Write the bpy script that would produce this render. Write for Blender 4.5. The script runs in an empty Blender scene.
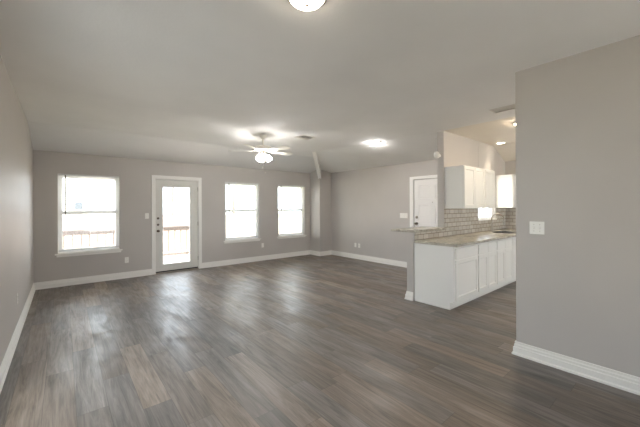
import bpy, bmesh, math, random
from mathutils import Matrix, Vector
random.seed(4)
S = bpy.context.scene
COL = S.collection
PI = math.pi

# ------------------------------------------------------------------ camera, sky, exposure
F_PX, YAW, CY, ROLL, CAM_H = 307.05, 0.6961, 206.835, -0.0042, 1.43
sy, cyw = math.sin(YAW), math.cos(YAW)
fwd = Vector((sy, cyw, 0)); r0 = Vector((cyw, -sy, 0)); u0 = Vector((0, 0, 1))
rt = r0 * math.cos(ROLL) + u0 * math.sin(ROLL)
up = -r0 * math.sin(ROLL) + u0 * math.cos(ROLL)
cam = bpy.data.cameras.new('camera')
cam.sensor_width = 36
cam.lens = F_PX / 640 * 36
cam.shift_y = (CY - 213.5) / 640
cam.clip_start = 0.02
cam_o = bpy.data.objects.new('camera', cam); COL.objects.link(cam_o)
M = Matrix((rt, up, -fwd)).transposed().to_4x4()
M.translation = Vector((0, 0, CAM_H))
cam_o.matrix_world = M
S.camera = cam_o

SKY = 3.6
w = bpy.data.worlds.new('overcast_sky'); S.world = w; w.use_nodes = True
bg = w.node_tree.nodes['Background']
bg.inputs[0].default_value = (0.86, 0.945, 1.03, 1); bg.inputs[1].default_value = SKY

sun = bpy.data.lights.new('sun', 'SUN'); sun.energy = 19; sun.angle = .01; sun.color = (1, .98, .96)
sun_o = bpy.data.objects.new('sun', sun); COL.objects.link(sun_o)
sun_o.rotation_euler = Vector((-.6, .12, -1)).to_track_quat('-Z', 'Y').to_euler()

S.view_settings.view_transform = 'Standard'
S.view_settings.look = 'None'
S.view_settings.gamma = 1.0
S.view_settings.use_curve_mapping = False
S.view_settings.exposure = 1.44
try:
    S.cycles.use_denoising = True
    S.cycles.max_bounces = 12
    S.cycles.diffuse_bounces = 8
    S.cycles.transparent_max_bounces = 24
    S.cycles.sample_clamp_indirect = 20.0
    S.cycles.caustics_reflective = False
except Exception:
    pass

def portal(loc, rot, sx, sz):                 # daylight guides for the openings (emit nothing themselves)
    l = bpy.data.lights.new('daylight_portal', 'AREA'); l.shape = 'RECTANGLE'; l.size = sx; l.size_y = sz
    l.cycles.is_portal = True
    o = bpy.data.objects.new('daylight_portal', l); COL.objects.link(o)
    o.location = loc; o.rotation_euler = rot

# ------------------------------------------------------------------ dimensions (metres)
XL, YB, XR = -0.404, 7.3135, 6.174            # left wall, back wall, right wall
XN, YN = 3.35, 1.068                           # near partition and its end
YK0, YK1 = 2.665, 2.785                       # kitchen wall / bar wall faces
XP, XT, XE = 4.07, 4.985, 7.73                 # bar wall end, full wall end, kitchen end wall
ZW, ZC, ZK = 2.444, 2.72, 2.72
YF = -3.0

WZ0, WZ1 = 0.597, 2.06
WIN = [(-0.078, 0.868), (3.057, 3.995), (4.588, 5.512)]
portal(((WIN[0][0]+WIN[0][1])/2, YB+.16, 1.33), (-PI/2, 0, 0), .94, 1.45)
portal(((WIN[1][0]+WIN[1][1])/2, YB+.16, 1.33), (-PI/2, 0, 0), .94, 1.45)
portal(((WIN[2][0]+WIN[2][1])/2, YB+.16, 1.33), (-PI/2, 0, 0), .92, 1.45)
portal((1.945, YB+.16, 1.04), (-PI/2, 0, 0), .6, 1.7)
portal((XL-.16, 2.56, 1.21), (0, -PI/2, 0), 2.18, 1.72)
portal((1.8, YF-.14, .775), (PI/2, 0, 0), 1.8, .95)
portal((5.7, YF-.14, 1.5), (PI/2, 0, 0), 2.8, 1.2)
portal((6.74, YK1+.02, 1.6), (-PI/2, 0, 0), .82, .9)

# ------------------------------------------------------------------ materials
def sL(r, g, b):
    f = lambda v: (v/255/12.92) if v/255 <= .04045 else ((v/255+.055)/1.055)**2.4
    return (f(r), f(g), f(b), 1)

class NT:
    def __init__(s, name):
        s.m = bpy.data.materials.new(name); s.m.use_nodes = True
        s.t = s.m.node_tree; s.b = s.t.nodes['Principled BSDF']; s.out = s.t.nodes['Material Output']
    def n(s, typ, **kw):
        x = s.t.nodes.new(typ)
        for k, v in kw.items():
            if k.startswith('i_'):
                x.inputs[int(k[2:]) if k[2:].isdigit() else k[2:].replace('_', ' ')].default_value = v
            else: setattr(x, k, v)
        return x
    def l(s, a, b): s.t.links.new(a, b)
    def math(s, op, a, b=None):
        x = s.t.nodes.new('ShaderNodeMath'); x.operation = op
        for i, v in enumerate((a, b)):
            if v is None: continue
            if hasattr(v, 'is_output'): s.l(v, x.inputs[i])
            else: x.inputs[i].default_value = v
        return x.outputs[0]
    def ramp(s, fac, stops):
        x = s.t.nodes.new('ShaderNodeValToRGB'); cr = x.color_ramp
        while len(cr.elements) < len(stops): cr.elements.new(.5)
        for e, (p, c) in zip(cr.elements, stops): e.position = p; e.color = c
        s.l(fac, x.inputs[0]); return x.outputs[0]
    def pos(s):
        return s.n('ShaderNodeNewGeometry').outputs['Position']
    def bump(s, h, strength, dist):
        b = s.n('ShaderNodeBump'); b.inputs['Strength'].default_value = strength; b.inputs['Distance'].default_value = dist
        s.l(h, b.inputs['Height']); s.l(b.outputs[0], s.b.inputs['Normal'])

def plain(name, col, rough=.5, metal=0, spec=.5):
    t = NT(name); t.b.inputs['Base Color'].default_value = col
    t.b.inputs['Roughness'].default_value = rough; t.b.inputs['Metallic'].default_value = metal
    t.b.inputs['Specular IOR Level'].default_value = spec
    return t.m

def paint(name, col, rough=.5, scale=90, strength=.08, spec=.5):
    t = NT(name); t.b.inputs['Roughness'].default_value = rough
    t.b.inputs['Specular IOR Level'].default_value = spec
    p = t.pos()
    nz = t.n('ShaderNodeTexNoise', i_Scale=scale, i_Detail=3.0); t.l(p, nz.inputs['Vector'])
    n2 = t.n('ShaderNodeTexNoise', i_Scale=1.3, i_Detail=2.0); t.l(p, n2.inputs['Vector'])
    c = t.ramp(n2.outputs[0], [(.3, tuple(v*.97 for v in col[:3])+(1,)), (.7, tuple(min(1, v*1.03) for v in col[:3])+(1,))])
    t.l(c, t.b.inputs['Base Color'])
    t.bump(nz.outputs[0], strength, .004)
    return t.m

def emis(name, col, strength, base=(.9, .9, .88, 1)):
    t = NT(name); t.b.inputs['Base Color'].default_value = base
    t.b.inputs['Emission Color'].default_value = col; t.b.inputs['Emission Strength'].default_value = strength
    t.b.inputs['Roughness'].default_value = .25
    return t.m

MT = {}
MT['wall'] = paint('greige_wall_paint', sL(192, 187, 182), .5, 110, .06, .35)
MT['ceil'] = paint('ceiling_texture_paint', sL(229, 228, 226), .8, 45, .25, .2)
MT['kceil'] = paint('kitchen_ceiling_warm_lit', sL(226, 219, 208), .8, 45, .2, .2)  # some of the warm lamplight is put into this ceiling colour
MT['trim'] = plain('white_trim_enamel', sL(238, 236, 231), .35)
MT['door'] = plain('door_enamel', sL(214, 212, 205), .4)
MT['whitedoor'] = plain('white_door_enamel', sL(240, 238, 235), .38)
MT['cab'] = plain('cabinet_enamel', sL(240, 239, 234), .38)
MT['gap'] = plain('mid_grey_backing', sL(150, 147, 140), .7)  # mid-grey backing panel of the pale ceiling register
MT['vinyl'] = plain('white_vinyl', sL(240, 240, 238), .4)
MT['plate'] = plain('white_plastic_plate', sL(238, 236, 230), .3)
MT['slot'] = plain('dark_slot', sL(60, 56, 52), .6)
MT['nickel'] = plain('brushed_nickel', sL(158, 150, 138), .32, 1)
MT['chrome'] = plain('chrome', sL(200, 200, 200), .15, 1)
MT['bronze'] = plain('dark_bronze', sL(110, 100, 90), .4, .8)
MT['steel'] = plain('stainless_steel', sL(170, 168, 164), .3, 1)
MT['fanwhite'] = plain('fan_white_enamel', sL(226, 222, 212), .4)
MT['slat'] = plain('blind_slat', sL(214, 214, 212), .5)
MT['ventgrey'] = plain('vent_enamel', sL(218, 214, 206), .5)
MT['duct'] = plain('vent_duct_dark', sL(70, 66, 60), .8)
MT['sweep'] = plain('door_sweep_rubber', sL(38, 34, 32), .6)
MT['bowl'] = emis('lit_alabaster_glass', (1, .86, .68, 1), 11.0)
MT['shade'] = emis('lit_frosted_shade', (1, .97, .95, 1), 27.0)
MT['bowl3'] = emis('warm_lit_glass', (1, .80, .58, 1), 30.0)
MT['bowl2'] = emis('bright_lit_glass', (1, .96, .92, 1), 72.0)
MT['can'] = emis('recessed_lamp_lens', (1, .9, .72, 1), 10.0)
MT['rail'] = plain('weathered_cedar', sL(96, 88, 84), .8)
MT['deck'] = plain('sunbleached_deck', sL(196, 186, 176), .8)
MT['roof'] = plain('asphalt_shingle', sL(150, 142, 138), .9)
MT['bark'] = plain('grey_bark', sL(120, 112, 104), .9)
MT['concrete'] = plain('pale_concrete', sL(200, 196, 188), .9)
MT['fence'] = plain('fence_boards', sL(190, 160, 145), .9)
MT['extwin'] = plain('dark_window_glass', sL(90, 96, 104), .2)

def mat_glass():
    t = NT('window_glass')
    tr = t.n('ShaderNodeBsdfTransparent'); tr.inputs[0].default_value = (.93, .94, .94, 1)
    gl = t.n('ShaderNodeBsdfGlossy'); gl.inputs['Roughness'].default_value = .02
    fr = t.n('ShaderNodeFresnel'); g = t.n('ShaderNodeNewGeometry')
    t.l(t.math('SUBTRACT', 1.45, t.math('MULTIPLY', g.outputs['Backfacing'], 1.45-1/1.45)), fr.inputs[0])   # thin pane: same reflectance on both faces
    mx = t.n('ShaderNodeMixShader')
    t.l(fr.outputs[0], mx.inputs[0]); t.l(tr.outputs[0], mx.inputs[1]); t.l(gl.outputs[0], mx.inputs[2])
    t.l(mx.outputs[0], t.out.inputs[0])
    return t.m
MT['glass'] = mat_glass()

def mat_floor():
    t = NT('vinyl_plank_floor')
    sp = t.n('ShaderNodeSeparateXYZ'); t.l(t.pos(), sp.inputs[0])
    x, y = sp.outputs[0], sp.outputs[1]
    PW, PL = .183, 1.22
    rx = t.math('DIVIDE', t.math('ADD', x, 10.0), PW)
    row = t.math('FLOOR', rx); fx = t.math('FRACT', rx)
    wn = t.n('ShaderNodeTexWhiteNoise', noise_dimensions='1D'); t.l(row, wn.inputs['W'])
    ry = t.math('ADD', t.math('DIVIDE', t.math('ADD', y, 20.0), PL), wn.outputs['Value'])
    col = t.math('FLOOR', ry); fy = t.math('FRACT', ry)
    cb = t.n('ShaderNodeCombineXYZ'); t.l(row, cb.inputs[0]); t.l(col, cb.inputs[1])
    pr = t.n('ShaderNodeTexWhiteNoise', noise_dimensions='2D'); t.l(cb.outputs[0], pr.inputs['Vector'])
    pr2 = t.math('FRACT', t.math('MULTIPLY', pr.outputs['Value'], 37.7))
    # grain coordinates, shifted for every plank
    gc = t.n('ShaderNodeCombineXYZ')
    t.l(t.math('ADD', t.math('MULTIPLY', x, 17.0), t.math('MULTIPLY', pr.outputs['Value'], 91.0)), gc.inputs[0])
    t.l(t.math('ADD', t.math('MULTIPLY', y, 1.15), t.math('MULTIPLY', pr2, 57.0)), gc.inputs[1])
    g1 = t.n('ShaderNodeTexNoise', i_Scale=1.0, i_Detail=6.0, i_Roughness=.68, i_Distortion=1.6); t.l(gc.outputs[0], g1.inputs['Vector'])
    gc2 = t.n('ShaderNodeCombineXYZ')
    t.l(t.math('MULTIPLY', x, 120.0), gc2.inputs[0]); t.l(t.math('MULTIPLY', y, 4.0), gc2.inputs[1])
    g2 = t.n('ShaderNodeTexNoise', i_Scale=1.0, i_Detail=3.0); t.l(gc2.outputs[0], g2.inputs['Vector'])
    gf = t.math('ADD', t.math('MULTIPLY', g1.outputs[0], .8), t.math('MULTIPLY', g2.outputs[0], .2))
    warm = t.ramp(gf, [(.28, sL(76, 67, 60)), (.48, sL(126, 113, 102)), (.68, sL(154, 140, 128))])
    cool = t.ramp(gf, [(.28, sL(72, 67, 64)), (.48, sL(114, 107, 102)), (.68, sL(144, 136, 130))])
    mx = t.n('ShaderNodeMix', data_type='RGBA')
    fac = t.ramp(pr.outputs['Value'], [(.3, (0, 0, 0, 1)), (.75, (1, 1, 1, 1))])
    t.l(fac, mx.inputs[0]); t.l(warm, mx.inputs[6]); t.l(cool, mx.inputs[7])
    br = t.math('ADD', t.math('MULTIPLY', pr2, .5), .66)
    seam = t.math('MINIMUM', t.math('MINIMUM', fx, t.math('SUBTRACT', 1.0, fx)),
                  t.math('MULTIPLY', t.math('MINIMUM', fy, t.math('SUBTRACT', 1.0, fy)), PL/PW))
    sm = t.ramp(seam, [(.0, (.5, .5, .5, 1)), (.014, (1, 1, 1, 1))])
    vm = t.n('ShaderNodeVectorMath', operation='SCALE'); t.l(mx.outputs[2], vm.inputs[0]); t.l(br, vm.inputs['Scale'])
    vm2 = t.n('ShaderNodeVectorMath', operation='MULTIPLY'); t.l(vm.outputs[0], vm2.inputs[0]); t.l(sm, vm2.inputs[1])
    t.l(vm2.outputs[0], t.b.inputs['Base Color'])
    # streaky wiped-on sheen
    sc = t.n('ShaderNodeCombineXYZ'); t.l(t.math('MULTIPLY', x, 5.0), sc.inputs[0]); t.l(t.math('MULTIPLY', y, 1.6), sc.inputs[1])
    s1 = t.n('ShaderNodeTexNoise', i_Scale=1.0, i_Detail=5.0, i_Roughness=.6, i_Distortion=1.4); t.l(sc.outputs[0], s1.inputs['Vector'])
    rr = t.n('ShaderNodeMapRange'); rr.inputs[1].default_value = .3; rr.inputs[2].default_value = .7
    rr.inputs[3].default_value = .30; rr.inputs[4].default_value = .56
    t.l(s1.outputs[0], rr.inputs[0]); t.l(rr.outputs[0], t.b.inputs['Roughness'])
    t.b.inputs['Specular IOR Level'].default_value = .7
    t.bump(gf, .12, .004)
    return t.m
MT['floor'] = mat_floor()

def mat_tile(name, axis):
    t = NT(name)
    sp = t.n('ShaderNodeSeparateXYZ'); t.l(t.pos(), sp.inputs[0])
    cb = t.n('ShaderNodeCombineXYZ'); t.l(sp.outputs[axis], cb.inputs[0])
    t.l(t.math('SUBTRACT', sp.outputs[2], .918), cb.inputs[1])
    bk = t.n('ShaderNodeTexBrick', offset=.5, i_Color1=sL(206, 200, 190), i_Color2=sL(188, 180, 168), i_Mortar=sL(128, 118, 106),
             i_Scale=1.0, i_Mortar_Size=.0042, i_Mortar_Smooth=.1, i_Bias=0.0, i_Brick_Width=.152, i_Row_Height=.0765)
    t.l(cb.outputs[0], bk.inputs['Vector']); t.l(bk.outputs[0], t.b.inputs['Base Color'])
    t.b.inputs['Roughness'].default_value = .2
    inv = t.math('SUBTRACT', 1.0, bk.outputs['Fac']); t.bump(inv, .4, .003)
    return t.m
MT['tileX'] = mat_tile('subway_tile_long_wall', 0)
MT['tileY'] = mat_tile('subway_tile_end_wall', 1)

def mat_granite():
    t = NT('speckled_stone')
    p = t.pos()
    v = t.n('ShaderNodeTexNoise', i_Scale=95.0, i_Detail=4.0, i_Roughness=.7); t.l(p, v.inputs['Vector'])
    n2 = t.n('ShaderNodeTexNoise', i_Scale=9.0, i_Detail=3.0); t.l(p, n2.inputs['Vector'])
    f = t.math('ADD', t.math('MULTIPLY', v.outputs[0], .7), t.math('MULTIPLY', n2.outputs[0], .3))
    c = t.ramp(f, [(.35, sL(104, 99, 90)), (.46, sL(170, 164, 150)), (.55, sL(194, 188, 173)), (.68, sL(220, 215, 203))])
    t.l(c, t.b.inputs['Base Color']); t.b.inputs['Roughness'].default_value = .22
    return t.m
MT['granite'] = mat_granite()

def mat_siding():
    t = NT('white_lap_siding')
    sp = t.n('ShaderNodeSeparateXYZ'); t.l(t.pos(), sp.inputs[0])
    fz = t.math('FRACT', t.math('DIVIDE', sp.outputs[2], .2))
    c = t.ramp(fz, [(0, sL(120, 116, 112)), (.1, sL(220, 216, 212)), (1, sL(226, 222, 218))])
    t.l(c, t.b.inputs['Base Color']); t.b.inputs['Roughness'].default_value = .8
    return t.m
MT['siding'] = mat_siding()

def mat_grass():
    t = NT('dry_lawn')
    n = t.n('ShaderNodeTexNoise', i_Scale=3.0, i_Detail=6.0); t.l(t.pos(), n.inputs['Vector'])
    t.l(t.ramp(n.outputs[0], [(.35, sL(150, 146, 118)), (.65, sL(190, 182, 152))]), t.b.inputs['Base Color'])
    t.b.inputs['Roughness'].default_value = 1
    return t.m
MT['grass'] = mat_grass()
MT['bounce_grey'] = plain('side_ground_bounce_grey', sL(140, 139, 136), 1)

# ------------------------------------------------------------------ mesh helpers
class MB:
    def __init__(s): s.v = []; s.f = []; s.smooth = set()
    def add(s, vs, fs, T=None, smooth=False):
        o = len(s.v)
        for p in vs: s.v.append(tuple(T @ Vector(p)) if T is not None else tuple(p))
        for f in fs:
            if smooth: s.smooth.add(len(s.f))
            s.f.append([i+o for i in f])
        return s
    def box(s, x0, x1, y0, y1, z0, z1, T=None):
        vs = [(x, y, z) for z in (z0, z1) for y in (y0, y1) for x in (x0, x1)]
        return s.add(vs, [(0, 2, 3, 1), (4, 5, 7, 6), (0, 1, 5, 4), (2, 6, 7, 3), (0, 4, 6, 2), (1, 3, 7, 5)], T)
    def lathe(s, prof, n=24, T=None):
        vs = []; fs = []
        for r, z in prof:
            for k in range(n): a = 2*PI*k/n; vs.append((max(r, 1e-5)*math.cos(a), max(r, 1e-5)*math.sin(a), z))
        for i in range(len(prof)-1):
            for k in range(n):
                k2 = (k+1) % n; fs.append((i*n+k, i*n+k2, (i+1)*n+k2, (i+1)*n+k))
        return s.add(vs, fs, T, True)
    def cyl(s, r, z0, z1, n=20, T=None):
        vs = [(r*math.cos(2*PI*k/n), r*math.sin(2*PI*k/n), z) for z in (z0, z1) for k in range(n)]
        s.add(vs, [(k, (k+1) % n, n+(k+1) % n, n+k) for k in range(n)], T, True)
        return s.add(vs, [tuple(reversed(range(n))), tuple(range(n, 2*n))], T)
    def prism(s, pts, y0, y1, T=None):                      # outline in x,z ; extruded along y
        n = len(pts)
        vs = [(x, y0, z) for x, z in pts] + [(x, y1, z) for x, z in pts]
        return s.add(vs, [tuple(range(n)), tuple(reversed(range(n, 2*n)))] + [(k, n+k, n+(k+1) % n, (k+1) % n) for k in range(n)], T)
    def tube(s, pts, r, n=10, T=None):
        P = [Vector(p) for p in pts]; vs = []; fs = []
        R = r if isinstance(r, (list, tuple)) else [r]*len(P)
        ref = None
        for i, p in enumerate(P):
            d = (P[min(i+1, len(P)-1)] - P[max(i-1, 0)]).normalized()
            if ref is None: ref = d.orthogonal().normalized()
            a = (ref - d*ref.dot(d)).normalized(); ref = a; b = d.cross(a)
            for k in range(n):
                t = 2*PI*k/n; vs.append(p + (a*math.cos(t) + b*math.sin(t))*R[i])
        for i in range(len(P)-1):
            for k in range(n):
                k2 = (k+1) % n; fs.append((i*n+k, i*n+k2, (i+1)*n+k2, (i+1)*n+k))
        s.add(vs, fs, T, True)
        m = (len(P)-1)*n
        return s.add(vs, [tuple(reversed(range(n))), tuple(range(m, m+n))], T)

ORG = {}
def link(name, mb, mat, parent=None, bevel=0, origin=None):
    org = Vector(ORG.get(parent.name, (0, 0, 0))) if parent else Vector(origin or (0, 0, 0))
    me = bpy.data.meshes.new(name)
    me.from_pydata([tuple(Vector(v)-org) for v in mb.v], [], mb.f)
    for i, p in enumerate(me.polygons): p.use_smooth = i in mb.smooth
    bm = bmesh.new(); bm.from_mesh(me); bmesh.ops.recalc_face_normals(bm, faces=bm.faces); bm.to_mesh(me); bm.free()
    me.materials.append(MT[mat])
    o = bpy.data.objects.new(name, me); COL.objects.link(o)
    if parent: o.parent = parent
    else: o.location = org
    ORG[o.name] = tuple(org)
    if bevel:
        b = o.modifiers.new('bevel', 'BEVEL'); b.width = bevel; b.segments = 2; b.limit_method = 'ANGLE'; b.angle_limit = math.radians(50)
    return o
def thing(name, label, cat, loc, group=None):
    o = bpy.data.objects.new(name, None); o.empty_display_size = .1; COL.objects.link(o)
    o.location = loc; ORG[o.name] = tuple(loc); o['label'] = label; o['category'] = cat
    if group: o['group'] = group
    return o
def tag(o, label, cat, group=None):
    o['label'] = label; o['category'] = cat
    if group: o['group'] = group
    return o
def struct(name, mb, mat, parent=None, bevel=0, label=None, cat=None):
    o = link(name, mb, mat, parent, bevel)
    if parent is None:
        o['kind'] = 'structure'
        o['label'] = label; o['category'] = cat
    return o

def wallx(x0, x1, y0, y1, z0, z1, holes=()):                # wall whose face runs along x
    mb = MB()
    xs = sorted({x0, x1, *[h[0] for h in holes], *[h[1] for h in holes]})
    for a, b in zip(xs, xs[1:]):
        hs = sorted([h for h in holes if h[0] <= a and h[1] >= b], key=lambda h: h[2])
        z = z0
        for h in hs:
            if h[2] > z: mb.box(a, b, y0, y1, z, h[2])
            z = h[3]
        if z < z1: mb.box(a, b, y0, y1, z, z1)
    return mb

# ------------------------------------------------------------------ room shell
struct('floor', MB().box(XL-.14, XE+.14, YF-.14, YB+.12, -.12, 0), 'floor', label='grey brown wood plank vinyl floor of the whole room', cat='floor')
SW = (1.7, 3.42, .12, 2.3)                                       # unseen side window, added to light the right-hand surfaces
struct('wall_left', MB().box(XL-.14, XL, YF-.14, SW[0], 0, 2.9).box(XL-.14, XL, SW[1], YB+.14, 0, 2.9).box(XL-.14, XL, SW[0], SW[1], 0, SW[2]).box(XL-.14, XL, SW[0], SW[1], SW[3], 2.9), 'wall', label='greige left wall running from camera to back corner', cat='wall')
holes = [(a, b, WZ0, WZ1) for a, b in WIN] + [(1.50, 2.428, 0, 2.058)]
struct('wall_back', wallx(XL, XR+.14, YB, YB+.14, 0, 2.9, holes), 'wall', label='greige back wall with three windows and glass patio door', cat='wall')
struct('wall_right', MB().box(XR, XR+.14, YK1, 3.09, 0, 2.9).box(XR, XR+.14, 4.042, YB, 0, 2.9).box(XR, XR+.14, 3.09, 4.042, 2.05, 2.9).box(XR+.06, XR+.14, 3.09, 4.042, 0, 2.05),
       'wall', label='greige right wall holding the white panelled entry door', cat='wall')
struct('wall_corner_chase', MB().box(5.722, XR, 6.857, YB, 0, 2.75), 'wall', label='boxed out square pillar filling the far right corner', cat='wall')
struct('wall_partition', MB().box(XN, XN+.13, YF, YN, 0, 2.9), 'wall', bevel=.018, label='large greige partition wall at right foreground', cat='wall')
KW = (6.335, 7.15, 1.165, 2.06)
struct('wall_kitchen', wallx(XT, XE+.14, YK0, YK1, 0, 2.9, [KW]), 'wall', bevel=.006, label='full height kitchen wall behind the cabinets and tile', cat='wall')
struct('wall_bar', MB().box(XP, XT, YK0, YK1, 0, 1.034), 'wall', bevel=.006, label='low bar wall carrying the raised stone bar top', cat='wall')
struct('wall_kitchen_end', MB().box(XE, XE+.14, YF-.14, YK0, 0, 2.9), 'wall', label='kitchen end wall beyond the sink', cat='wall')
struct('wall_front', wallx(XL, XE, YF-.14, YF, 0, 2.9, [(.9, 2.7, .3, 1.25), (4.3, 7.1, .9, 2.1)]), 'wall', label='front wall behind the camera with openings added for daylight', cat='wall')  # both openings are unseen, added and sized to let daylight in

sw = MB(); ya, yb = XL-.11, XL-.06
for a, b in ((SW[0]+.001, SW[0]+.05), (2.53, 2.59), (SW[1]-.05, SW[1]-.001)): sw.box(ya, yb, a, b, SW[2]+.001, SW[3]-.001)
for a, b in ((SW[0]+.05, 2.53), (2.59, SW[1]-.05)):
    sw.box(ya, yb, a, b, SW[2]+.001, SW[2]+.05).box(ya, yb, a, b, SW[3]-.05, SW[3]-.001)
swo = struct('window_5', sw, 'vinyl', label='unseen double window added in the left wall for side light', cat='window')
for a, b in ((SW[0]+.045, 2.535), (2.585, SW[1]-.045)):
    link('glass_pane', MB().box(XL-.09, XL-.085, a, b, SW[2]+.045, SW[3]-.045), 'glass', swo)

# ceiling: flat field, slope to the back wall, slope to the right wall
T_ = (4.556, 5.654)
def slab(mb, poly, t=.1):
    n = len(poly)
    vs = list(poly) + [(x, y, z+t) for x, y, z in poly]
    mb.add(vs, [tuple(range(n)), tuple(reversed(range(n, 2*n)))] + [(k, (k+1) % n, n+(k+1) % n, n+k) for k in range(n)])
ce = MB()
slab(ce, [(XL-.05, YF-.1, ZC), (XT, YF-.1, ZC), (XT, YK0+.06, ZC), (T_[0], T_[1], ZC), (5.14, 6.28, ZC), (XL-.05, 6.28, ZC)])
slab(ce, [(XL-.05, 6.28, ZC), (5.14, 6.28, ZC), (XR, YB, ZW), (XL-.05, YB, ZW)])
slab(ce, [(T_[0], T_[1], ZC), (XT, YK0+.06, ZC), (XR, YK0+.06, ZW)])
slab(ce, [(T_[0], T_[1], ZC), (XR, YK0+.06, ZW), (XR, YB, ZW)])
struct('ceiling', ce, 'ceil', label='white textured living room ceiling sloping down at the edges', cat='ceiling')
kc = MB()
slab(kc, [(XT, YF-.1, ZK), (7.09, YF-.1, ZK), (7.09, YK0+.05, ZK), (XT, YK0+.05, ZK)])
slab(kc, [(7.09, YF-.1, ZK), (XE+.02, YF-.1, ZW-.01), (XE+.02, YK0+.05, ZW-.01), (7.09, YK0+.05, ZK)])
struct('ceiling_kitchen', kc, 'kceil', label='warm lit kitchen ceiling sloping down to the end wall', cat='ceiling')

# diagonal drywall fin running from the corner pillar up to the flat ceiling
P_ = (5.722, 6.857)
dv = Vector((P_[0]-T_[0], P_[1]-T_[1], 0)); ln = dv.length; dv.normalize()
fm = Matrix.Translation((T_[0], T_[1], 0)) @ Matrix.Rotation(math.atan2(dv.y, dv.x), 4, 'Z')
struct('trim_1', MB().prism([(-.02, ZC-.004), (ln+.03, 2.25), (ln+.03, 2.62), (ln*.55, 2.76), (-.02, 2.76)], -.045, .045, fm), 'trim',
       label='tapering white ceiling fin rising from the corner pillar', cat='ceiling fin')

# baseboards, mitred
PROF = [(0, 0), (.027, 0), (.027, .016), (.018, .026), (.018, .072), (.011, .078), (.011, .096), (.006, .104), (.006, .124), (0, .126)]
def baseboards(path, names, labels):
    P = [Vector((x, y)) for x, y in path]; nseg = len(P)-1
    nr = []
    for i in range(nseg):
        d = (P[i+1]-P[i]).normalized(); nr.append(Vector((d.y, -d.x)))
    def miter(i):
        if i == 0: return nr[0]
        if i == nseg: return nr[-1]
        b = nr[i-1]+nr[i]; return b / (1 + nr[i-1].dot(nr[i]))
    for i in range(nseg):
        if names[i] is None: continue
        vs = []
        for j in (i, i+1):
            m = miter(j)
            for o, z in PROF: vs.append((P[j].x+m.x*o, P[j].y+m.y*o, z))
        n = len(PROF); mb = MB()
        mb.add(vs, [(k, k+1, n+k+1, n+k) for k in range(n-1)] + [tuple(range(n)), tuple(reversed(range(n, 2*n)))])
        struct(names[i], mb, 'trim', label=labels[i], cat='baseboard')
baseboards([(XL, YF), (XL, YB), (1.441, YB)], ['baseboard_left', 'baseboard_back'],
           ['white baseboard along the left wall', 'white baseboard under the left window'])
baseboards([(2.485, YB), (5.722, YB), (5.722, 6.857), (XR, 6.857), (XR, 4.13)],
           ['baseboard_back_right', 'baseboard_pillar_side', 'baseboard_pillar_front', 'baseboard_right'],
           ['white baseboard between patio door and corner pillar', 'white baseboard on left face of corner pillar',
            'white baseboard on front face of corner pillar', 'white baseboard along right wall towards entry door'])
baseboards([(XR, YK1), (XP, YK1), (XP, YK0+.004)], ['baseboard_bar_back', 'baseboard_bar_end'],
           ['white baseboard on the living side of the bar wall', 'white stepped baseboard around the bar wall end'])
baseboards([(XN+.13, YN), (XN, YN), (XN, YF)], ['baseboard_partition_end', 'baseboard_partition'],
           ['white baseboard return on the partition end', 'white stepped baseboard along the foreground partition wall'])

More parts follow.
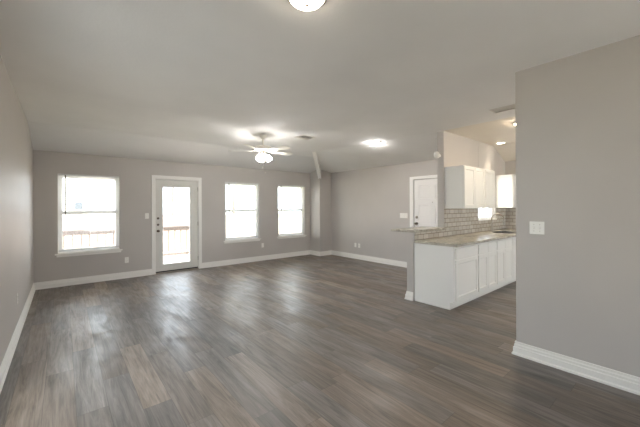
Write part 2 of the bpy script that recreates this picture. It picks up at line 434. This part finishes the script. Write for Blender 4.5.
# ------------------------------------------------------------------ windows and blinds
PLACE = ['leftmost, beside the left wall', 'middle one, right of the patio door', 'rightmost, beside the corner pillar']
def window(i, x0, x1):
    z0, z1 = WZ0, WZ1
    ya, yb = YB+.06, YB+.12
    fr = MB(); e = .0015
    fr.box(x0+e, x0+.035, ya, yb, z0+e, z1-e).box(x1-.035, x1-e, ya, yb, z0+e, z1-e).box(x0+.035, x1-.035, ya, yb, z1-.035, z1-e).box(x0+.035, x1-.035, ya, yb, z0+e, z0+.035)
    o = struct('window_%d' % i, fr, 'vinyl', label='white single hung window, ' + PLACE[i-1], cat='window')
    zm = 1.342
    for k, (za, zb, yy) in enumerate(((zm-.035, z1-.035, ya+.034), (z0+.035, zm+.035, ya+.008))):
        sb = MB(); t = .03
        sb.box(x0+.035, x0+.035+t, yy, yy+.022, za, zb).box(x1-.035-t, x1-.035, yy, yy+.022, za, zb)
        sb.box(x0+.035+t, x1-.035-t, yy, yy+.022, za, za+(.06 if k == 0 else .04)).box(x0+.035+t, x1-.035-t, yy, yy+.022, zb-(.06 if k else .04), zb)
        s_ = link('sash', sb, 'vinyl', o)
        link('glass_pane', MB().box(x0+.06, x1-.06, yy+.009, yy+.013, za+.035, zb-.035), 'glass', s_)
    st = MB().box(x0-.045, x1+.04, YB-.04, YB-.001, z0-.024, z0-.001).box(x0+.001, x1-.001, YB-.001, YB+.06, z0-.024+.0245, z0+.012)
    link('sill', st, 'trim', o, .003)
    link('apron', MB().box(x0-.02, x1+.02, YB-.014, YB-.0005, z0-.062, z0-.0245), 'trim', o, .002)
    # mini blind
    b = thing('window_blind', 'open white mini blind hanging in the ' + ['left window with the railing outside', 'window right of the patio door', 'window beside the corner pillar'][i-1],
              'blind', ((x0+x1)/2, YB+.03, z1), 'mini blinds in the back windows')
    link('headrail', MB().box(x0+.006, x1-.006, YB+.012, YB+.042, z1-.034, z1-.002), 'slat', b, .002)
    sl = MB(); z = z1-.05; zb = z0+.055
    while z > zb+.02:
        sl.add([(x0+.01, YB+.0145, z-.0003), (x1-.01, YB+.0145, z-.0003), (x0+.01, YB+.027, z+.0003), (x1-.01, YB+.027, z+.0003), (x0+.01, YB+.0395, z-.0003), (x1-.01, YB+.0395, z-.0003)],
               [(0, 1, 3, 2), (2, 3, 5, 4)])
        z -= .0215
    link('slats', sl, 'slat', b)
    link('bottom_rail', MB().box(x0+.008, x1-.008, YB+.014, YB+.04, zb-.008, zb+.009), 'slat', b, .002)
    cd = MB()
    for fx in (.12, .5, .88):
        xx = x0+(x1-x0)*fx; cd.tube([(xx, YB+.027, z1-.03), (xx, YB+.027, zb)], .0008, 5)
    link('ladder_cord', cd, 'slat', b)
    link('tilt_wand', MB().tube([(x0+.105, YB+.004, z1-.03), (x0+.107, YB+.003, z1-.06), (x0+.108, YB+.002, 1.29)], .008, 8), "duct", b)
for i, (a, b) in enumerate(WIN): window(i+1, a, b)

# ------------------------------------------------------------------ patio door
fr = MB(); t = .018
fr.box(1.441, 1.508, YB-t, YB-.0005, 0, 2.058).box(2.42, 2.487, YB-t, YB-.0005, 0, 2.058).box(1.441, 2.487, YB-t, YB-.0005, 2.058-.006, 2.122)
fr.box(1.5015, 1.517, YB, YB+.13, 0, 2.04).box(2.411, 2.4265, YB, YB+.13, 0, 2.04).box(1.5015, 2.4265, YB, YB+.13, 2.04, 2.0565)
fr.box(1.517, 1.54, YB+.068, YB+.1, .02, 2.04).box(2.388, 2.411, YB+.068, YB+.1, .02, 2.04).box(1.54, 2.388, YB+.068, YB+.1, 2.015, 2.04)
d = struct('door_1', fr, 'trim', bevel=.003, label='patio door with a full glass lite in the back wall', cat='door')
sx0, sx1, sz0, sz1 = 1.519, 2.409, .045, 2.038
gx0, gx1, gz0, gz1 = 1.655, 2.236, .185, 1.885
y0, y1 = YB+.022, YB+.066
sl = MB().box(sx0, gx0, y0, y1, sz0, sz1).box(gx1, sx1, y0, y1, sz0, sz1).box(gx0, gx1, y0, y1, gz1, sz1).box(gx0, gx1, y0, y1, sz0, gz0)
so = link('door_slab', sl, 'door', d)
lf = MB(); m = .028
lf.box(gx0-.012, gx0+m*.5, y0-.009, y0+.02, gz0-.012, gz1+.012).box(gx1-m*.5, gx1+.012, y0-.009, y0+.02, gz0-.012, gz1+.012)
lf.box(gx0+m*.5, gx1-m*.5, y0-.009, y0+.02, gz1-m*.5, gz1+.012).box(gx0+m*.5, gx1-m*.5, y0-.009, y0+.02, gz0-.012, gz0+m*.5)
link('lite_frame', lf, 'whitedoor', so, .004)
link('glass_pane', MB().box(gx0+.002, gx1-.002, y0+.02, y0+.025, gz0+.002, gz1-.002), 'glass', so)
link('door_sweep', MB().box(sx0, sx1, y0-.006, y1, .022, .043), 'sweep', d)
link('threshold', MB().box(1.518, 2.41, YB-.02, YB+.13, .0005, .02), 'nickel', d, .004)
FY = Matrix.Rotation(PI/2, 4, 'X')                           # local +z -> world -y
def at(x, y, z, R=FY): return Matrix.Translation((x, y, z)) @ R
for zz in (1.196, 1.059):
    link('deadbolt', MB().lathe([(0, .022), (.015, .022), (.017, .018), (.024, .008), (.025, 0), (0, 0)], 20, at(1.570, y0, zz)).box(1.566, 1.574, y0-.036, y0-.02, zz-.016, zz+.016), 'bronze', d)
link('door_knob', MB().lathe([(0, .066), (.016, .064), (.023, .054), (.024, .044), (.017, .034), (.010, .026), (.010, .01), (.027, .006), (.029, 0), (0, 0)], 24, at(1.570, y0, .922)), 'bronze', d)
for zz in (.25, 1.05, 1.85):
    link('hinge', MB().cyl(.007, zz-.045, zz+.045, 10, Matrix.Translation((2.409, YB+.012, 0))), 'nickel', d)

# ------------------------------------------------------------------ panelled fronts (doors, drawers)
def paneled(x0, x1, z0, z1, xs, zs, cells, thick, raised=False, rail=.055):
    """front facing -Y at y=0, slab going to y=thick ; xs,zs grid lines, cells to be recessed"""
    bm = bmesh.new()
    V = {}
    for i, x in enumerate(xs):
        for j, z in enumerate(zs): V[i, j] = bm.verts.new((x, 0, z))
    pf = []
    for i in range(len(xs)-1):
        for j in range(len(zs)-1):
            f = bm.faces.new((V[i, j], V[i+1, j], V[i+1, j+1], V[i, j+1]))
            if (i, j) in cells: pf.append(f)
    bmesh.ops.recalc_face_normals(bm, faces=bm.faces)
    for f in bm.faces:
        if f.normal.y > 0: f.normal_flip()
    boundary = [e for e in bm.edges if e.is_boundary]
    if pf:
        bmesh.ops.inset_individual(bm, faces=pf, thickness=.012 if raised else .014, depth=-.014 if raised else -.012)
        if raised: bmesh.ops.inset_individual(bm, faces=pf, thickness=.022, depth=.006)
    r = bmesh.ops.extrude_edge_only(bm, edges=boundary)
    nv = [g for g in r['geom'] if isinstance(g, bmesh.types.BMVert)]
    for v in nv: v.co.y = thick
    bmesh.ops.contextual_create(bm, geom=[g for g in r['geom'] if isinstance(g, bmesh.types.BMEdge)])
    bm.verts.index_update()
    mb = MB(); mb.v = [tuple(v.co) for v in bm.verts]; mb.f = [[v.index for v in f.verts] for f in bm.faces]
    bm.free()
    return mb
def moved(mb, T): mb.v = [tuple(T @ Vector(v)) for v in mb.v]; return mb
def shaker(x0, x1, z0, z1, yf, rail=.05):
    return moved(paneled(x0, x1, z0, z1, [x0, x0+rail, x1-rail, x1], [z0, z0+rail, z1-rail, z1], {(1, 1)}, .019), Matrix.Translation((0, yf, 0)))

# ------------------------------------------------------------------ entry door on the right wall
yL, yR = 4.022, 3.11
fr = MB()
fr.box(XR-.018, XR-.0005, 4.03, 4.128, 0, 2.045).box(XR-.018, XR-.0005, 3.004, 3.102, 0, 2.045).box(XR-.018, XR-.0005, 3.004, 4.128, 2.045, 2.11)
d2 = struct('door_2', fr, 'whitedoor', bevel=.003, label='white panelled entry door in the right wall beyond the bar', cat='door')
W = yL-yR; xs = [0, .115, .40, .512, .797, W]; zs = [.012, .22, .70, .86, 1.46, 1.60, 1.90, 2.032]
cells = {(i, j) for i in (1, 3) for j in (1, 3, 5)}
pm = paneled(0, W, 0, 2.03, xs, zs, cells, .04, True)
Tm = Matrix.Translation((XR+.008, yL, 0)) @ Matrix.Rotation(-PI/2, 4, 'Z')
link('door_slab', moved(pm, Tm), 'whitedoor', d2)
FX = Matrix.Rotation(-PI/2, 4, 'Y')                          # local +z -> world -x
link('deadbolt', MB().lathe([(0, .025), (.02, .024), (.03, .01), (.032, 0), (0, 0)], 20, at(XR+.007, yL-.065, 1.185, FX)), 'nickel', d2)
link('door_knob', MB().lathe([(0, .066), (.018, .064), (.027, .054), (.028, .044), (.02, .034), (.011, .026), (.011, .01), (.031, .006), (.033, 0), (0, 0)], 24, at(XR+.007, yL-.065, 1.04, FX)), 'nickel', d2)
link('peephole', MB().lathe([(0, .006), (.008, .005), (.009, 0), (0, 0)], 12, at(XR+.007, yL-W/2, 1.52, FX)), 'nickel', d2)

# ------------------------------------------------------------------ wall plates
def plate(kind, label, c, face, wdt=.07, hgt=.115, gangs=1, group=None):
    R = {'-y': Matrix.Identity(4), '-x': Matrix.Rotation(-PI/2, 4, 'Z'), '+x': Matrix.Rotation(PI/2, 4, 'Z')}[face]
    T = Matrix.Translation(c) @ R
    name, cat = ('wall_outlet', 'outlet') if kind != 'switch' else ('light_switch', 'light switch')
    o = thing(name, label, cat, c, group)
    link('cover_plate', MB().box(-wdt/2, wdt/2, -.006, -.0006, -hgt/2, hgt/2, T), 'plate', o, .002)
    for g in range(gangs):
        gx = (g-(gangs-1)/2)*.046
        if kind == 'switch':
            link('toggle_slot', MB().box(gx-.005, gx+.005, -.0066, -.0055, -.012, .012, T), 'ventgrey', o)
            link('toggle', MB().prism([(gx-.0035, -.004), (gx+.0035, -.004), (gx+.0035, .009), (gx-.0035, .009)], -.018, -.006, T), 'plate', o, .001)
            for s in (-1, 1): link('screw', MB().cyl(.003, .0058, .0072, 8, T @ Matrix.Translation((gx, 0, s*.03)) @ FY), 'nickel', o)
        elif kind == 'outlet':
            for s in (-1, 1):
                rc = link('receptacle', MB().box(gx-.0165, gx+.0165, -.0085, -.0055, s*.0195-.013, s*.0195+.013, T), 'plate', o, .003)
                link('contact_slots', MB().box(gx-.008, gx-.006, -.009, -.0075, s*.0195-.004, s*.0195+.005, T).box(gx+.006, gx+.008, -.009, -.0075, s*.0195-.004, s*.0195+.005, T), 'slot', rc)
        else:
            link('cable_jack', MB().cyl(.006, .006, .014, 10, T @ FY), 'nickel', o)
plate('switch', 'two toggle light switch on the large foreground partition wall', (XN, .89, 1.228), '-x', .116, .116, 2)
plate('switch', 'single light switch on the back wall left of the patio door', (1.352, YB, 1.252), '-y')
plate('switch', 'wide white multi switch plate beside the entry door', (XR, 4.30, 1.215), '-x', .208, .116, 4)
plate('outlet', 'white outlet on the back wall below the left window corner', (.985, YB, .366), '-y', group='power outlets on the walls')
plate('outlet', 'white outlet on the back wall between the two right windows', (4.10, YB, .405), '-y', group='power outlets on the walls')
plate('outlet', 'white outlet on the left wall above the baseboard', (XL, 4.84, .41), '+x', group='power outlets on the walls')
plate('outlet', 'white outlet on the right wall, nearer the corner pillar of the pair', (XR, 5.87, .375), '-x', group='power outlets on the walls')
plate('jack', 'blank white cable plate on the right wall, nearer the bar of the pair', (XR, 5.73, .37), '-x', group='power outlets on the walls')

# ------------------------------------------------------------------ motion sensor on the end of the full wall
ms = thing('motion_sensor', 'small white motion sensor on the kitchen wall end above the bar', 'sensor', (XT-.001, 2.735, 2.30))
link('mount', MB().box(XT-.03, XT-.001, 2.715, 2.755, 2.28, 2.32), 'plate', ms, .003)
link('sensor_body', MB().lathe([(0, .075), (.025, .07), (.042, .05), (.048, .02), (.046, -.02), (.03, -.04), (0, -.045)], 20, Matrix.Translation((XT-.072, 2.75, 2.295)) @ Matrix.Rotation(-.25, 4, 'Y')), 'plate', ms)

# ------------------------------------------------------------------ kitchen: base cabinets
GY = 2.03                                                    # door face plane
BX = [4.112, 4.82, 5.53, 6.245, 7.13, 7.725]
def base_cab(x0, x1, label, drawers, doors, end=False, false_front=False):
    o = thing('base_cabinet', label, 'cabinet', ((x0+x1)/2, 2.35, 0), 'white base cabinets along the kitchen wall')
    yb, yf = YK0-.012, GY+.021
    c = MB(); e = .0008
    c.box(x0+e, x0+.018, yf, yb, .10, .874).box(x1-.018, x1-e, yf, yb, .10, .874)
    c.box(x0+.018, x1-.018, yf, yb, .10, .118).box(x0+.018, x1-.018, yb-.012, yb, .118, .874)
    # face frame
    c.box(x0+.018, x0+.04, yf, yf+.02, .118, .874).box(x1-.04, x1-.018, yf, yf+.02, .118, .874)
    c.box(x0+.04, x1-.04, yf, yf+.02, .83, .874).box(x0+.04, x1-.04, yf, yf+.02, .665, .70).box(x0+.04, x1-.04, yf, yf+.02, .118, .14)
    link('cabinet_box', c, 'cab', o)
    link('toe_kick', MB().box(x0+e, x1-e, GY+.085, GY+.10, 0, .0995), 'cab', o)
    link('shoe_moulding', MB().box(x0+e, x1-e, GY+.072, GY+.0848, 0, .03), 'trim', o, .004)
    nd = max(drawers, 1); wd = (x1-x0)/nd
    for k in range(nd):
        a, b = x0+k*wd+(.014 if k == 0 else .004), x0+(k+1)*wd-(.014 if k == nd-1 else .004)
        mb = MB().box(a, b, GY, GY+.0195, .70, .848)
        link('false_front' if false_front else 'drawer_front', mb, 'cab', o, .004)
    wd = (x1-x0)/doors
    for k in range(doors):
        a, b = x0+k*wd+(.014 if k == 0 else .004), x0+(k+1)*wd-(.014 if k == doors-1 else .004)
        link('door', shaker(a, b, .125, .682, GY), 'cab', o, .002)
    if end:
        pm = MB(); X0, X1 = XP+.022, x0-.0008
        T = Matrix.Translation((X0, 0, 0)) @ Matrix(((0, 1, 0, 0), (1, 0, 0, 0), (0, 0, 1, 0), (0, 0, 0, 1)))
        pm.prism([(GY+.02, .875), (YK0-.002, .875), (YK0-.002, 0), (GY+.075, 0), (GY+.075, .10), (GY+.02, .10)], 0, X1-X0, T)
        link('end_panel', pm, 'cab', o)
        link('base_moulding', MB().box(X0-.011, X0-.0006, GY+.066, YK0-.03, 0, .022), 'trim', o, .004)
    return o
base_cab(BX[0], BX[1], 'white base cabinet with exposed end panel beside the bar wall', 1, 1, True)
base_cab(BX[1], BX[2], 'white base cabinet with two drawers, second from the bar wall', 2, 2)
base_cab(BX[2], BX[3], 'white base cabinet with two doors, third from the bar wall', 2, 2)
base_cab(BX[3], BX[4], 'white sink base cabinet beneath the faucet', 2, 2, False, True)
base_cab(BX[4], BX[5], 'white corner base cabinet at the kitchen end wall', 1, 1)

# countertop with a sink cut-out
SX0, SX1, SY0, SY1 = 6.42, 7.06, 2.13, 2.50
ct = MB(); zt0, zt1 = .8755, .915
cx0, cx1, cy0, cy1 = XP+.002, XE-.002, 1.995, YK0-.011
ct.box(cx0, SX0, cy0, cy1, zt0, zt1).box(SX1, cx1, cy0, cy1, zt0, zt1).box(SX0, SX1, cy0, SY0, zt0, zt1).box(SX0, SX1, SY1, cy1, zt0, zt1)
tag(link('countertop', ct, 'granite', origin=(5.9, 2.33, zt0)), 'long beige speckled stone countertop over the white base cabinets', 'countertop')
bt = MB().box(XP-.045, XT+.0, 2.615, 3.05, 1.0355, 1.072)
tag(link('bar_top', bt, 'granite', bevel=.006, origin=(4.5, 2.83, 1.0355)), 'raised speckled stone bar top on the low bar wall', 'bar top')

# sink
sk = thing('kitchen_sink', 'stainless sink set in the counter under the kitchen window', 'sink', (6.74, 2.315, .72))
a0, a1, b0, b1 = SX0+.004, SX1-.004, SY0+.004, SY1-.004
sb = MB()
sb.box(a0, a1, b0, b1, .72, .724).box(a0, a0+.004, b0, b1, .724, .908).box(a1-.004, a1, b0, b1, .724, .908).box(a0+.004, a1-.004, b0, b0+.004, .724, .908).box(a0+.004, a1-.004, b1-.004, b1, .724, .908)
link('bowl', sb, 'steel', sk)
link('drain', MB().lathe([(0, .003), (.035, .003), (.042, 0)], 20, Matrix.Translation((6.74, 2.315, .7245))), 'chrome', sk)

# faucet
fx, fy = 6.70, 2.56
fa = thing('kitchen_faucet', 'tall gooseneck nickel faucet behind the sink', 'faucet', (fx, fy, .9155))
link('base', MB().lathe([(0, .016), (.02, .014), (.028, .008), (.03, 0), (0, 0)], 20, Matrix.Translation((fx, fy, .9155))), 'nickel', fa)
link('body', MB().cyl(.019, .925, 1.03, 18, Matrix.Translation((fx, fy, 0))), 'nickel', fa)
pts = [(fx, fy, 1.02), (fx, fy, 1.18)]
for k in range(1, 13):
    a = PI*k/12; pts.append((fx+.035*(1-math.cos(a)), fy-.10*(1-math.cos(a)), 1.18+.09*math.sin(a)))
pts.append((pts[-1][0], pts[-1][1], 1.15))
link('neck', MB().tube(pts, .013, 12), 'nickel', fa)
link('spray_head', MB().tube([pts[-1], (pts[-1][0], pts[-1][1], 1.08)], [.013, .016], 14), 'nickel', fa)
link('handle', MB().tube([(fx+.015, fy, .99), (fx+.045, fy-.005, 1.0), (fx+.085, fy-.01, 1.035)], [.009, .007, .005], 10), 'nickel', fa)

# backsplash tile (structure)
tl = wallx(XP+.022, XE-.0005, YK0-.0095, YK0-.0006, .9155, 1.034)
tl2 = wallx(XT+.001, XE-.0005, YK0-.0095, YK0-.0006, 1.034, 1.392, [(KW[0]-.03, KW[1]+.03, KW[2]-.03, 1.5)])
tl.add(tl2.v, tl2.f)
struct('wall_backsplash', tl, 'tileX', label='greige subway tile backsplash behind the counter', cat='backsplash')
struct('wall_backsplash_end', MB().box(XE-.0095, XE-.0006, .6, YK0-.0105, .9155, 1.392), 'tileY', label='greige subway tile on the kitchen end wall', cat='backsplash')

# kitchen window
kw = MB(); e = .0015; ya, yb = YK0+.05, YK0+.10
a, b, z0, z1 = KW
kw.box(a+e, a+.04, ya, yb, z0+e, z1-e).box(b-.04, b-e, ya, yb, z0+e, z1-e).box(a+.04, b-.04, ya, yb, z1-.04, z1-e).box(a+.04, b-.04, ya, yb, z0+e, z0+.04)
kwo = struct('window_4', kw, 'vinyl', label='small kitchen window above the sink', cat='window')
link('glass_pane', MB().box(a+.035, b-.035, ya+.02, ya+.025, z0+.035, z1-.035), 'glass', kwo)
link('mullion', MB().box((a+b)/2-.02, (a+b)/2+.02, ya+.005, ya+.045, z0+.041, z1-.041), 'vinyl', kwo)
link('sill', MB().box(a-.025, b+.025, YK0-.03, YK0-.010, z0-.024, z0-.001).box(a+.002, b-.002, YK0-.010, ya, z0+.0005, z0+.01), 'trim', kwo, .003)

# upper cabinets
UX = [5.022, 5.845, 6.27, 7.215, 7.725]
UY = 2.335; UZ0, UZ1 = 1.393, 2.105
def upper(x0, x1, doors, label, zt=UZ1):
    o = thing('wall_cabinet', label, 'cabinet', ((x0+x1)/2, YK0-.001, UZ0), 'white wall cabinets above the counter')
    e = .0008
    link('cabinet_box', MB().box(x0+e, x1-e, UY+.02, YK0-.0015, UZ0, zt), 'cab', o, .002)
    wd = (x1-x0)/doors
    for k in range(doors):
        a, b = x0+k*wd+(.010 if k == 0 else .004), x0+(k+1)*wd-(.010 if k == doors-1 else .004)
        link('door', shaker(a, b, UZ0+.012, zt-.012, UY), 'cab', o, .002)
upper(UX[0], UX[1], 2, 'white double door wall cabinet nearest the bar')
upper(UX[1], UX[2], 1, 'white single door wall cabinet left of the kitchen window')
upper(UX[3], UX[4], 1, 'white wall cabinet right of the kitchen window in the corner', 2.095)

# ------------------------------------------------------------------ ceiling lamps
def flush(label, x, y, z, r=.15, mat='bowl'):
    o = thing('ceiling_lamp', label, 'lamp', (x, y, z))
    T = Matrix.Translation((x, y, z-.0008))
    k = r/.15
    link('base_pan', MB().lathe([(0, 0), (.15*k, 0), (.168*k, -.006), (.172*k, -.022*k), (.165*k, -.028*k), (.1*k, -.0265*k), (0, -.0265*k)], 32, T), 'nickel', o)
    link('glass_bowl', MB().lathe([(.1*k, -.030*k), (.15*k, -.032*k), (.148*k, -.038*k), (.13*k, -.058*k), (.1*k, -.075*k), (.06*k, -.086*k), (.02*k, -.09*k), (0, -.0905*k)], 36, T), mat, o)
    link('finial', MB().lathe([(0, -.091*k), (.016*k, -.092*k), (.013*k, -.099*k), (.006*k, -.102*k), (.009*k, -.107*k), (0, -.113*k)], 16, T), 'bronze' if mat == 'bowl' else 'nickel', o)
flush('flush dome lamp with finial at the top edge of the picture, nearest the viewer', 1.137, 1.475, ZC, .108)
flush('small lit dome lamp on the ceiling left of the kitchen wall', 4.79, 4.02, ZC, .095, 'bowl2')
flush('lit dome lamp on the kitchen ceiling half hidden by the partition', 5.40, 1.60, ZK, .12, 'bowl3')

rc = thing('recessed_light', 'round recessed ceiling light shining down over the kitchen sink', 'lamp', (6.86, 2.44, ZK))
T = Matrix.Translation((6.86, 2.44, ZK))
link('trim_ring', MB().lathe([(.068, -.001), (.088, -.001), (.09, -.005), (.07, -.008), (.068, -.001)], 32, T), 'plate', rc)
link('lens', MB().lathe([(0, -.003), (.066, -.003), (.066, -.0012), (0, -.0012)], 32, T), 'can', rc)
sp = bpy.data.lights.new('recessed_light_beam', 'SPOT'); sp.energy = 14; sp.spot_size = math.radians(75); sp.spot_blend = .8; sp.color = (1, .86, .66); sp.shadow_soft_size = .05
spo = bpy.data.objects.new('recessed_light_beam', sp); COL.objects.link(spo); spo.location = (6.80, 2.47, ZK-.02)

# ceiling fan
FXc, FYc = 2.745, 4.868
fan = thing('ceiling_fan', 'white five blade ceiling fan with lit glass shades', 'ceiling fan', (FXc, FYc, ZC))
T = Matrix.Translation((FXc, FYc, 0))
link('canopy', MB().lathe([(0, ZC-.001), (.065, ZC-.001), (.066, ZC-.01), (.04, ZC-.06), (.02, ZC-.075), (0, ZC-.075)], 28, T), 'fanwhite', fan)
link('downrod', MB().cyl(.012, 2.53, ZC-.07, 12, T), 'fanwhite', fan)
link('motor_housing', MB().lathe([(0, 2.535), (.03, 2.535), (.06, 2.525), (.125, 2.515), (.142, 2.50), (.142, 2.455), (.125, 2.44), (.07, 2.435), (0, 2.435)], 36, T), 'fanwhite', fan)
link('switch_housing', MB().lathe([(0, 2.434), (.055, 2.434), (.06, 2.42), (.055, 2.385), (.035, 2.37), (0, 2.37)], 28, T), 'nickel', fan)
for k in range(5):
    A = T @ Matrix.Rotation(math.radians(72*k-2), 4, 'Z')
    B = A @ Matrix.Translation((0, 0, 2.43)) @ Matrix.Rotation(math.radians(-10), 4, 'X')
    pts = [(.19, -.05), (.30, -.062), (.52, -.068), (.585, -.06), (.605, -.035), (.605, .035), (.585, .06), (.52, .068), (.30, .062), (.19, .05)]
    n = len(pts); mb = MB()
    mb.add([(x, y, 0) for x, y in pts]+[(x, y, .007) for x, y in pts], [tuple(range(n)), tuple(reversed(range(n, 2*n)))]+[(i, (i+1) % n, n+(i+1) % n, n+i) for i in range(n)], B)
    bl = link('blade', mb, 'fanwhite', fan)
    link('blade_iron', MB().prism([(.10, .012), (.145, .003), (.25, -.0075), (.25, -.0005), (.145, .012), (.10, .024)], -.018, .018, B), 'fanwhite', bl)
for k in range(3):
    ang = math.radians(240.6+80+120*k)
    A = T @ Matrix.Rotation(ang, 4, 'Z') @ Matrix.Translation((.045, 0, 2.385)) @ Matrix.Rotation(math.radians(-32), 4, 'Y')
    arm = link('lamp_arm', MB().tube([(-.02, 0, .0), (.0, 0, -.02), (0, 0, -.04)], .011, 10, A), 'nickel', fan)
    link('lamp_shade', MB().lathe([(.014, -.035), (.024, -.04), (.038, -.062), (.047, -.09), (.052, -.125), (.051, -.138), (.047, -.132), (.025, -.125), (0, -.122)], 24, A), 'shade', arm)
for dx, dy, zb in ((.02, -.03, 2.06), (-.03, -.02, 2.14)):
    ch = link('pull_chain', MB().tube([(FXc+dx, FYc+dy, 2.375), (FXc+dx, FYc+dy, zb)], .002, 6), 'nickel', fan)
    link('chain_bob', MB().lathe([(0, .03), (.005, .028), (.008, .012), (.006, 0), (0, 0)], 12, Matrix.Translation((FXc+dx, FYc+dy, zb-.028))), 'fanwhite', ch)

# vents
def vent(label, cx, cy, z, lx, ly, dark=True, along='x'):
    o = thing('ceiling_vent', label, 'vent', (cx, cy, z))
    z -= .0008
    b = .022
    fr = MB()
    x0, x1, y0, y1 = cx-lx/2, cx+lx/2, cy-ly/2, cy+ly/2
    fr.box(x0, x1, y0, y0+b, z-.008, z).box(x0, x1, y1-b, y1, z-.008, z).box(x0, x0+b, y0+b, y1-b, z-.008, z).box(x1-b, x1, y0+b, y1-b, z-.008, z)
    link('frame', fr, 'ventgrey', o, .002)
    link('duct_opening', MB().box(x0+b, x1-b, y0+b, y1-b, z-.0015, z-.0005), 'duct' if dark else 'gap', o)
    n = 7 if dark else 5
    for k in range(n):
        if along == 'x':
            yy = y0+b+(y1-y0-2*b)*(k+.5)/n
            m = MB().box(x0+b, x1-b, -.011, .011, -.0006, .0006, Matrix.Translation((0, yy, z-.009)) @ Matrix.Rotation(math.radians(40 if k < n/2 else -40), 4, 'X'))
        else:
            xx = x0+b+(x1-x0-2*b)*(k+.5)/n
            m = MB().box(-.011, .011, y0+b, y1-b, -.0006, .0006, Matrix.Translation((xx, 0, z-.009)) @ Matrix.Rotation(math.radians(40 if k < n/2 else -40), 4, 'Y'))
        link('louver', m, 'ventgrey', o)
vent('dark louvred ceiling vent right of the ceiling fan', 3.43, 4.53, ZC, .31, .26)
vent('pale ceiling register near the partition top and kitchen', 4.48, 1.53, ZC, .20, .34, False, 'y')

# ------------------------------------------------------------------ outdoors
struct('sky_blocker', MB().box(XL-2.3, XL-.15, .8, 5.2, 2.4, 2.5), 'trim', label='unseen slab added to block sky light above the side window', cat='light blocker')  # unseen, added to cut sky light falling through the side window
struct('ground_side', MB().box(-40, XL-.2, YF-.15, YB+.15, -.35, -.15), 'bounce_grey', label='unseen grey ground left of the house, toned for light bounce', cat='ground')  # unseen ground, its grey set by how much it bounces to the ceiling
struct('ground_front', MB().box(-30, 40, -40, YF-.15, -.35, -.15), 'concrete', label='unseen pale ground in front of the house, added to bounce sun', cat='ground')  # unseen ground added pale, bouncing sun onto the near ceiling
struct('ground', MB().box(-40, 50, YB+.15, 60, -.75, -.55), 'grass', label='dry lawn outside the windows', cat='ground')
dk = MB()
y = YB+.16
while y < 9.62: dk.box(-3, 3.35, y, y+.135, -.09, -.05); y += .14
struct('deck', dk, 'deck', label='bleached board deck outside the patio door', cat='deck')
RY = 9.5
ra = thing('deck_railing', 'brown wooden deck railing with thin balusters outside the glass', 'railing', (1.4, RY, -.05))
link('top_rail', MB().box(-3, 3.32, RY-.06, RY+.06, .86, .90), 'rail', ra)
link('upper_rail', MB().box(-3, 3.32, RY-.02, RY+.02, .76, .859), 'rail', ra)
link('lower_rail', MB().box(-3, 3.32, RY-.02, RY+.02, .05, .13), 'rail', ra)
for x in (-2.9, -.9, 1.3, 3.26): link('post', MB().box(x-.045, x+.045, RY-.108, RY-.021, -.05, .859), 'rail', ra)
for k in range(37):
    x = -2.8+k*.165
    link('baluster', MB().box(x-.017, x+.017, RY+.0205, RY+.055, .03, .859), 'rail', ra)
nh = thing('neighbor_house', 'pale sided house with gable roof beyond the deck', 'house', (4, 22, -.55))
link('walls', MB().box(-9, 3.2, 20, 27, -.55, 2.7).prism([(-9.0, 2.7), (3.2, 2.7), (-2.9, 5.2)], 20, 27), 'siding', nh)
link('roof', MB().prism([(-9.6, 2.42), (-2.9, 5.22), (3.8, 2.42), (3.8, 2.62), (-2.9, 5.42), (-9.6, 2.62)], 19.6, 27.4), 'roof', nh)
link('house_window', MB().box(.45, .75, 19.96, 20, 1.35, 1.7), 'extwin', nh)
fc = thing('yard_fence', 'low wooden yard fence behind the deck railing', 'fence', (6, 15, -.55))
fb = MB(); x = -10
while x < 22: fb.box(x, x+.14, 15, 15.02, -.55, 1.05); x += .147
link('fence_boards', fb, 'fence', fc)
def tree(label, x, y, h, seed):
    rnd = random.Random(seed); o = thing('bare_tree', label, 'tree', (x, y, -.55)); br = MB()
    def grow(p, d, L, r, n):
        q = p+d*L; m = (p+q)/2+Vector((rnd.uniform(-.05, .05), rnd.uniform(-.05, .05), 0))*L
        br.tube([p, m, q], [r, r*.85, r*.7], 6)
        if n == 0: return
        for _ in range(3 if n > 2 else 2):
            dd = (d+Vector((rnd.uniform(-.7, .7), rnd.uniform(-.7, .7), rnd.uniform(-.1, .5)))).normalized()
            grow(q, dd, L*rnd.uniform(.6, .8), r*.62, n-1)
    b0 = Vector((x, y, -.55))
    link('trunk', MB().tube([b0, b0+Vector((.05, 0, h*.2)), b0+Vector((0, 0, h*.4))], [.16, .13, .11], 10), 'bark', o)
    grow(b0+Vector((0, 0, h*.38)), Vector((.1, 0, 1)).normalized(), h*.2, .1, 5)
    link('branches', br, 'bark', o)
tree('bare branched tree outside the middle window', 7.4, 16.5, 6.5, 3)
tree('bare branched tree seen through the patio door glass', 4.6, 18, 7, 8)
